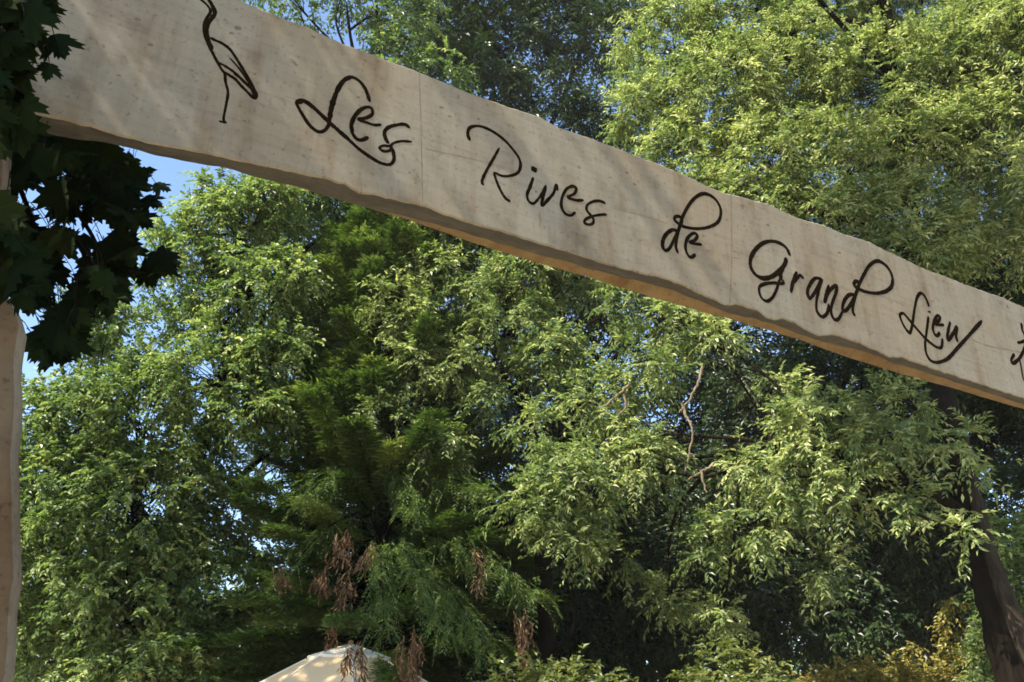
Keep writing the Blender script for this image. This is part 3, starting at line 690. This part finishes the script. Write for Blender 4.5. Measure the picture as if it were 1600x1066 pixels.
# ------------------------------------------------------------------ conifer with dead sprays
def conifer():
    r = np.random.default_rng(91)
    b = gpt(590, 9.6)
    root = empty("cypress_tree", tuple(b)); tag(root, "dark green feathery conifer behind the parasol with brown dead sprays hanging low", "tree")
    H = 8.3
    tb = Tubes(); tb.add(catmull([(0, 0, 0), (.03, 0, 3), (-.02, .02, 6), (0, 0, H)], 8), .17, .02, 10, .04, r)
    pos, dr, up, ln, wd, tn = [], [], [], [], [], []
    nb = 380
    for k in range(nb):
        z = 1.7 + (H - 1.8) * (k / nb) ** 1.05
        f = (z - 1.6) / (H - 1.6)
        L = (1.95 * (1 - f) ** .6 + .26) * (.6 + .5 * r.random())
        a = r.random() * 2 * math.pi
        # longer towards the parasol side low down
        hd = np.array([math.cos(a), math.sin(a), 0])
        low = max(0, 1 - (z - 1.7) / 2.5)
        L *= .85 + .5 * low * max(0, -hd[1])
        rise = .55 - .75 * low
        s = np.linspace(0, 1, 9)
        path = np.array([0, 0, z]) + hd * (L * s)[:, None] + np.array([0, 0, 1.0]) * (L * (rise * s - .25 * low * s * s))[:, None]
        tb.add(path, .016 * (1.2 - f) + .004, .003, 5)
        # flat feathery fans
        nf = int(95 * L + 16)
        t = .25 + .75 * r.random(nf) ** .7
        base = np.stack([np.interp(t, s, path[:, c]) for c in range(3)], -1)
        sd = norm(np.cross(hd, [0, 0, 1.0]))
        sg = np.where(r.random(nf) < .5, -1, 1)[:, None]
        fd = norm(hd * .8 + sd * sg * (.75 + .3 * r.random((nf, 1))) + np.array([0, 0, .25]) + .3 * rand_unit(r, (nf,)))
        fl = .20 * (1.15 - .6 * t) * (.7 + .6 * r.random(nf)) * (1 + .2 * low)
        m = 9
        q = (np.arange(m) + .4) / m
        pp = base[:, None, :] + fd[:, None, :] * (fl[:, None] * q)[..., None]
        pp[..., 2] -= (.35 * fl[:, None] * q * q)
        sd2 = norm(np.cross(fd, np.array([0, 0, 1.0]) + .5 * rand_unit(r, (nf,))))
        sgn = np.where(np.arange(m) % 2 == 0, 1.0, -1.0)[None, :, None]
        dd = norm(fd[:, None, :] + sd2[:, None, :] * sgn * .7 + .15 * rand_unit(r, (nf, m)))
        kk = nf * m
        pos.append(pp.reshape(kk, 3)); dr.append(dd.reshape(kk, 3)); up.append(norm(np.array([0, 0, 1.0]) + .5 * rand_unit(r, (kk,))))
        ln.append(.085 * (.6 + .6 * r.random(kk))); wd.append(.017 * (.7 + .6 * r.random(kk)))
        tn.append(np.clip(.45 + .2 * r.standard_normal() + .2 * r.standard_normal(kk), 0, 1))
    tb.build("trunk", M['bark'], root)
    leaves_mesh("crown", np.concatenate(pos) + .02 * r.standard_normal((sum(map(len, pos)), 3)), np.concatenate(dr), np.concatenate(up), np.concatenate(ln), np.concatenate(wd), np.concatenate(tn), M['conifer'], root, fold=.1, droop=.1)
    # dead brown sprays
    for (x, y, x2, y2, d, wpx) in ((522,960,520,1005,7.9,10),(546,1000,544,1040,7.0,9),(560,1000,566,1055,6.9,9),(640,985,632,1040,6.9,16),(655,985,648,1062,6.85,12),(640,1030,644,1085,6.85,16),(744,850,750,918,7.4,9),(812,945,818,985,7.2,14),(818,980,824,1045,7.2,12),
                                (540,830,530,880,8.1,22),(505,890,500,920,8.2,18),(432,885,440,905,8.0,12),(545,890,535,950,7.9,16),(580,850,570,880,8.2,14)):
        p0, p1 = P(x, y, d) - b, P(x2, y2, d) - b
        n = 10 + int(wpx * 1.0)
        t = r.random(n); off = r.standard_normal((n, 3)) * px2m(wpx, d) * .38
        q = p0 * (1 - t)[:, None] + p1 * t[:, None] + off * np.array([1, 1, .4])
        dirs = norm(norm(p1 - p0) + .35 * rand_unit(r, (n,)))
        kk = 6
        qq = (q[:, None, :] + dirs[:, None, :] * (np.arange(kk) * .022)[None, :, None]).reshape(-1, 3)
        d2 = norm(np.repeat(dirs, kk, 0) + .55 * rand_unit(r, (n * kk,)))
        o = leaves_mesh("dead_spray", qq, d2, rand_unit(r, (n * kk,)), .055 * (.6 + .7 * r.random(n * kk)), .011 * (.7 + .6 * r.random(n * kk)), np.clip(.5 + .25 * r.standard_normal(n * kk), 0, 1), M['dead'], root, fold=.1, droop=.2)
        o["label"] = "brown dead spray hanging from the conifer"
    # green sprays over the parasol, hanging towards the viewer
    def fan(x0, y0, x1, y1, d0, d1, n, name="hanging_branch"):
        p0, p1 = P(x0, y0, d0) - b, P(x1, y1, d1) - b
        mid = (p0 + p1) / 2 + np.array([0, 0, .12])
        path = catmull([p0, mid, p1], 8)
        t2 = Tubes(); t2.add(path, .012, .003, 5)
        ob = t2.build(name, M['bark'], root)
        s = np.linspace(0, 1, len(path)); t = r.random(n)
        base = np.stack([np.interp(t, s, path[:, c]) for c in range(3)], -1) + .05 * r.standard_normal((n, 3))
        hd = norm(p1 - p0); fd = norm(hd * .7 + .75 * rand_unit(r, (n,)) * np.array([1, 1, .5]) + np.array([0, 0, -.15]))
        m = 16; q = (np.arange(m) + .4) / m; fl = .2 * (.6 + .7 * r.random(n))
        pp = base[:, None, :] + fd[:, None, :] * (fl[:, None] * q)[..., None]; pp[..., 2] -= .5 * fl[:, None] * q * q
        sd2 = norm(np.cross(fd, np.array([0, 0, 1.0]) + .4 * rand_unit(r, (n,))))
        sgn = np.where(np.arange(m) % 2 == 0, 1.0, -1.0)[None, :, None]
        dd = norm(fd[:, None, :] + sd2[:, None, :] * sgn * .7 + .15 * rand_unit(r, (n, m))); kk = n * m
        leaves_mesh("foliage", pp.reshape(kk, 3), dd.reshape(kk, 3), norm(np.array([0, 0, 1.0]) + .5 * rand_unit(r, (kk,))), .058 * (.6 + .6 * r.random(kk)), .0105 * (.7 + .6 * r.random(kk)),
                    np.clip(.6 + .2 * r.standard_normal(kk), 0, 1), M['conifer'], ob, fold=.1, droop=.1)
    fan(640, 830, 840, 930, 8.9, 7.3, 150); fan(610, 840, 700, 990, 8.9, 7.0, 150); fan(590, 850, 600, 985, 8.9, 7.3, 130)
    fan(620, 760, 770, 770, 9.2, 7.8, 150); fan(560, 800, 440, 905, 9.2, 8.0, 60); fan(660, 900, 760, 1010, 8.6, 7.0, 130); fan(600, 720, 650, 800, 9.2, 8.0, 130); fan(560, 740, 470, 780, 9.2, 8.2, 120)
conifer()

# ------------------------------------------------------------------ parasol
def parasol():
    ap = P(548, 1006, 8.0)
    b = np.array((ap[0], ap[1], 0.0))
    root = empty("parasol", tuple(b), .22); tag(root, "cream canvas parasol with a pale vented cap under the conifer", "parasol")
    z1 = ap[2]
    def panels(r_in, z_in, r_out, z_out, sag, th, lip):
        V, F = [], []; K, Rr = 8, 6
        seg = 6
        na = K * seg
        rows = []
        for k in range(Rr + 1):
            f = k / Rr
            row = []
            for j in range(na):
                a = 2 * math.pi * j / na; ph = (j % seg) / seg
                # straight edge between ribs, fabric sagging between them
                cr = math.cos(math.pi / K) / math.cos((ph - .5) * 2 * math.pi / K)
                R_ = (r_in + (r_out - r_in) * f) * cr
                s = sag * math.sin(math.pi * ph) * math.sin(math.pi * min(f, .5) )
                row.append((R_ * math.cos(a), R_ * math.sin(a), z_in + (z_out - z_in) * (f * .92 + .08 * f * f) - s))
            rows.append(row)
        if lip:
            rows.append([(x * 1.002, y * 1.002, z - lip) for x, y, z in rows[-1]])
        up = np.array(rows); dn = up[::-1].copy(); dn[..., 2] -= th; dn[..., :2] *= .995
        A = np.concatenate([up, dn]); n = len(A)
        idx = np.arange(n * na).reshape(n, na)
        for i in range(n):
            a_, b_ = idx[i], idx[(i + 1) % n]
            F.append(np.stack([a_, b_, np.roll(b_, -1), np.roll(a_, -1)], -1))
        return A.reshape(-1, 3), np.concatenate(F)
    v, f = panels(.27, z1 - .085, 1.70, z1 - .90, .05, .006, .12)
    can = mesh_obj("canopy", v, f, M['canvas'], root, smooth=False)
    v, f = panels(.03, z1 - .005, .35, z1 - .105, .012, .005, .03)
    mesh_obj("cap", v, f, M['canvas_edge'], root, smooth=False)
    for k in range(8):
        a = 2 * math.pi * k / 8
        f_ = np.linspace(.06, 1, 6); R_ = .27 + (1.70 - .27) * f_; Z_ = z1 - .085 + (-.90 + .085) * (f_ * .92 + .08 * f_ * f_) + .001
        t = Tubes(); t.add(np.stack([R_ * math.cos(a), R_ * math.sin(a), Z_], -1), .007, .007, 6); t.build("seam", M['canvas_edge'], root)
    t = Tubes(); t.add(np.array([(0, 0, .06), (0, 0, 1.2), (0, 0, z1 + .02)]), .026, .024, 12); t.build("pole", M['pole'], root)
    for k in range(8):
        a = 2 * math.pi * k / 8; t = Tubes()
        t.add(np.array([(.05 * math.cos(a), .05 * math.sin(a), z1 - .06), (1.62 * math.cos(a), 1.62 * math.sin(a), z1 - .87)]), .010, .008, 6); t.build("rib", M['pole'], root)
    t = Tubes(); t.add(np.array([(0, 0, 0), (0, 0, .05), (0, 0, .10)]), .28, .24, 24); ob = t.build("base", M['stone'], root)
    t = Tubes(); t.add(np.array([(0, 0, z1 - .01), (0, 0, z1 + .03)]), .02, .012, 10); t.build("finial", M['pole'], root)
parasol()

# ------------------------------------------------------------------ maple, leaves close to the gate
half = [(0,0.0),(.10,-.07),(.36,-.07),(.33,.05),(.50,.11),(.41,.21),(.63,.36),(.50,.41),(.57,.55),(.38,.50),(.20,.46),(.25,.66),(.16,.67),(.17,.81),(.08,.83),(0,1.0)]
outl = half + [(-x, y) for x, y in half[-2:0:-1]]
OUT = np.array(outl); NO = len(OUT)
def maple_leaves(pos, d, nrm, size, tone, name, parent, r):
    d = norm(d); s = norm(np.cross(d, nrm)); n = norm(np.cross(s, d))
    P2 = np.vstack([OUT, [[0, .30]]])
    x = P2[:, 0][None, :, None]; y = P2[:, 1][None, :, None]
    curl = (.08 + .60 * r.random((len(pos), 1, 1)))
    z = -curl * np.abs(x) - .22 * y * y * r.random((len(pos), 1, 1)) + .02 * r.standard_normal((len(pos), NO + 1, 1))
    V = pos[:, None, :] + size[:, None, None] * (s[:, None, :] * x + d[:, None, :] * y + n[:, None, :] * z)
    i = np.arange(len(pos))[:, None, None] * (NO + 1)
    f = np.array([[k, (k + 1) % NO, NO] for k in range(NO)])[None]
    return mesh_obj(name, V.reshape(-1, 3), (i + f).reshape(-1, 3), M['maple'], parent, var=np.repeat(tone, NO + 1))
def inpoly(x, y, poly):
    c = False; j = len(poly) - 1
    for i in range(len(poly)):
        if (poly[i][1] > y) != (poly[j][1] > y) and x < (poly[j][0] - poly[i][0]) * (y - poly[i][1]) / (poly[j][1] - poly[i][1]) + poly[i][0]: c = not c
        j = i
    return c
def maple():
    r = np.random.default_rng(123)
    b = np.array((-3.1, 2.6, 0.0))
    root = empty("maple_tree", tuple(b)); tag(root, "dark maple overhanging the gate from the left, its leaves hanging round the post", "tree")
    tb = Tubes()
    tk = catmull([(0, 0, -.05), (.05, 0, 1.5), (-.05, .05, 3), (.1, 0, 4.6), (0, 0, 6.5)], 8)
    tb.add(tk, .17, .04, 12, .05, r)
    pos, dr, nm, sz = [], [], [], []
    # branch ends that reach the gate: polygons in the photograph give their reach, distances their depth
    groups = [([(-140,-60),(58,-40),(70,4),(64,30),(72,48),(50,70),(20,110),(-10,150),(-140,170)], 1.52, .10, 190, .074),
              ([(-60,120),(20,120),(30,150),(42,178),(40,215),(-60,240)], 1.60, .05, 46, .075),
              ([(-90,215),(60,205),(175,222),(232,248),(236,290),(225,340),(222,390),(200,420),(150,440),(80,440),(20,420),(-90,420)], 2.6, .30, 400, .094),
              ([(40,400),(130,400),(196,440),(170,474),(135,460),(108,540),(88,566),(68,545),(66,480),(40,470)], 2.5, .2, 120, .090),
              ([(205,395),(262,405),(268,425),(215,440)], 2.7, .1, 8, .10),
              ([(-80,330),(18,330),(40,440),(26,470),(-10,440),(-80,440)], 1.72, .04, 30, .095)]
    holes = [(27,306,15),(60,298,9),(46,312,7),(100,284,7),(68,338,11),(76,346,9),(120,352,9),(150,352,11),(139,388,7),(118,428,15),(98,408,9),(62,500,16),(85,455,9),(98,466,9),(186,226,10),(226,246,9),(226,310,14),(238,335,16),(222,372,12),(250,372,22),(232,404,8),(210,455,12),(250,270,12),(200,440,7)]
    def scatter(poly, d, dd, n, size):
        xs = [p[0] for p in poly]; ys = [p[1] for p in poly]; k = 0; tries = 0
        while k < n and tries < n * 60:
            tries += 1
            x = r.uniform(min(xs), max(xs)); y = r.uniform(min(ys), max(ys))
            if not inpoly(x, y, poly): continue
            dist = d + dd * r.standard_normal()
            rp = size * .42 / dist * FPX / 1.1
            if any((x - hx) ** 2 + (y - hy) ** 2 < (hr + rp * .75) ** 2 for hx, hy, hr in holes): continue
            c = P(x, y, dist)
            dirn = norm(np.array([.25, -.1, -1.0]) + .65 * r.standard_normal(3))
            nn = norm(np.array([.1, -1.0, .45]) + .55 * r.standard_normal(3))
            s_ = size * (.7 + .5 * r.random())
            pos.append(c - dirn * s_ * .4); dr.append(dirn); nm.append(nn); sz.append(s_); k += 1
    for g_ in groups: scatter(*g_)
    # single leaves that stand out against the slab and the sky
    for (x, y, d, s_, dx, dz) in ((92,72,1.50,.070,.5,-.9),(74,112,1.50,.042,.1,-1),(60,10,1.5,.06,.9,-.3),(80,22,1.5,.035,.9,-.6),(30,140,1.55,.05,.9,-.8),(100,545,2.5,.11,.1,-1),(84,520,2.5,.12,.0,-1),(150,440,2.5,.12,.2,-1),(165,455,2.5,.10,.1,-1),
                              (225,345,2.6,.09,.8,-.6),(240,315,2.6,.08,.9,-.5),(255,290,2.6,.06,.9,-.4),(245,420,2.7,.11,.9,-.2),(262,412,2.7,.07,.9,-.3),(190,395,2.6,.12,.3,-1),(205,300,2.6,.12,.5,-1),(190,260,2.6,.12,.7,-.7)):
        c = P(x, y, d); dirn = norm(np.array([dx, -.1, dz])); pos.append(c - dirn * s_ * .5); dr.append(dirn); nm.append(norm(np.array([.1, -1, .2]) + .2 * r.standard_normal(3))); sz.append(s_)
    # rest of the crown, unseen; far high lobes added to shade the parasol
    near = len(pos)
    lobs = [((-5.4,4.7,8.3),1.15),((-4.7,4.1,7.4),1.0),((-5.9,5.3,7.6),1.0),((-5.0,4.3,9.0),1.0),((-4.4,3.8,8.3),.9),((-2.9,1.6,5.0),1.2),((-2.2,1.0,5.4),1.1),((-3.4,2.6,5.6),1.4),((-2.3,2.2,5.6),.8),((-3.2,.8,4.2),1.0),((-4.0,1.8,4.6),1.2),((-3.0,2.0,6.8),1.3),((-4.2,3.2,4.6),1.2),((-2.4,.2,4.6),.9),((-3.6,.4,5.6),1.1),((-2.6,.9,3.6),.7),((-2.9,1.9,3.7),.7)]
    for c, rad in lobs:
        m = int((330 if c[1] < 3.7 else 430) * rad * rad); v = rand_unit(r, (m,)); q = rad * (.25 + .75 * r.random(m) ** .5)
        pos += list(np.asarray(c) + v * q[:, None]); dr += list(norm(v * .5 + np.array([0, 0, -.7]) + .4 * rand_unit(r, (m,)))); nm += list(norm(v + np.array([0, 0, .8]))); sz += list(.12 * (.7 + .6 * r.random(m)))
    pos, dr, nm, sz = np.array(pos), np.array(dr), np.array(nm), np.array(sz)
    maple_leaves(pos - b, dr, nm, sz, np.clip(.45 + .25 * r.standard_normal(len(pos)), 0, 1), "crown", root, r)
    for c, rad in lobs:
        c = np.asarray(c) - b; a = tk[min(len(tk) - 1, int(len(tk) * min(.95, max(.35, (c[2] - 1) / 6.5))))]
        tb.add(catmull([a, (a + c) / 2 + [0, 0, .2], c], 5), .05, .015, 6)
    # branches into view
    for pts, ra in (([(-2.9,2.5,4.0),(-2.0,1.9,3.75),P(-60,20,1.56),P(40,40,1.55)], .02), ([(-2.9,2.6,3.6),(-2.3,2.5,3.3),P(-60,260,2.62),P(80,300,2.62),P(215,330,2.62)], .018),
                    ([P(30,290,2.62),P(70,400,2.55),P(90,500,2.5)], .008), ([P(100,300,2.62),P(150,380,2.55),P(165,440,2.5)], .008), ([P(-60,260,2.62),P(60,240,2.6),P(190,240,2.6)], .009),
                    ([P(-40,30,1.56),P(-20,120,1.58),P(10,190,1.6)], .008), ([P(-60,260,2.62),P(-60,330,1.9),P(0,390,1.72)], .009)):
        tb.add(catmull([np.asarray(p) - b for p in pts], 8), ra, .003, 6)
    for j in range(near):       # leaf stalks
        q = pos[j] - b; e = q - norm(dr[j]) * sz[j] * .5 + np.array([-.02, 0, .04])
        tb.add(np.array([e, (e + q) / 2 + [0, 0, .006], q]), .0013, .001, 4)
    tb.build("trunk", M['bark'], root)
maple()


# ------------------------------------------------------------------ thin haze volume, added to lift the darks like lens veil
m = bpy.data.materials.new("haze"); m.use_nodes = True
N = m.node_tree.nodes; N.clear()
out = N.new("ShaderNodeOutputMaterial"); vol = N.new("ShaderNodeVolumePrincipled")
vol.inputs["Color"].default_value = (.95, .93, .86, 1); vol.inputs["Density"].default_value = .0007
m.node_tree.links.new(vol.outputs[0], out.inputs["Volume"])
hv = np.array([(x, y, z) for z in (-1.3, 17.0) for x, y in ((-1000, -1000), (1000, -1000), (1000, 1000), (-1000, 1000))], float)
tag(mesh_obj("haze", hv, np.array([[3, 2, 1, 0], [4, 5, 6, 7], [0, 1, 5, 4], [1, 2, 6, 5], [2, 3, 7, 6], [3, 0, 4, 7]]), m), kind='stuff')
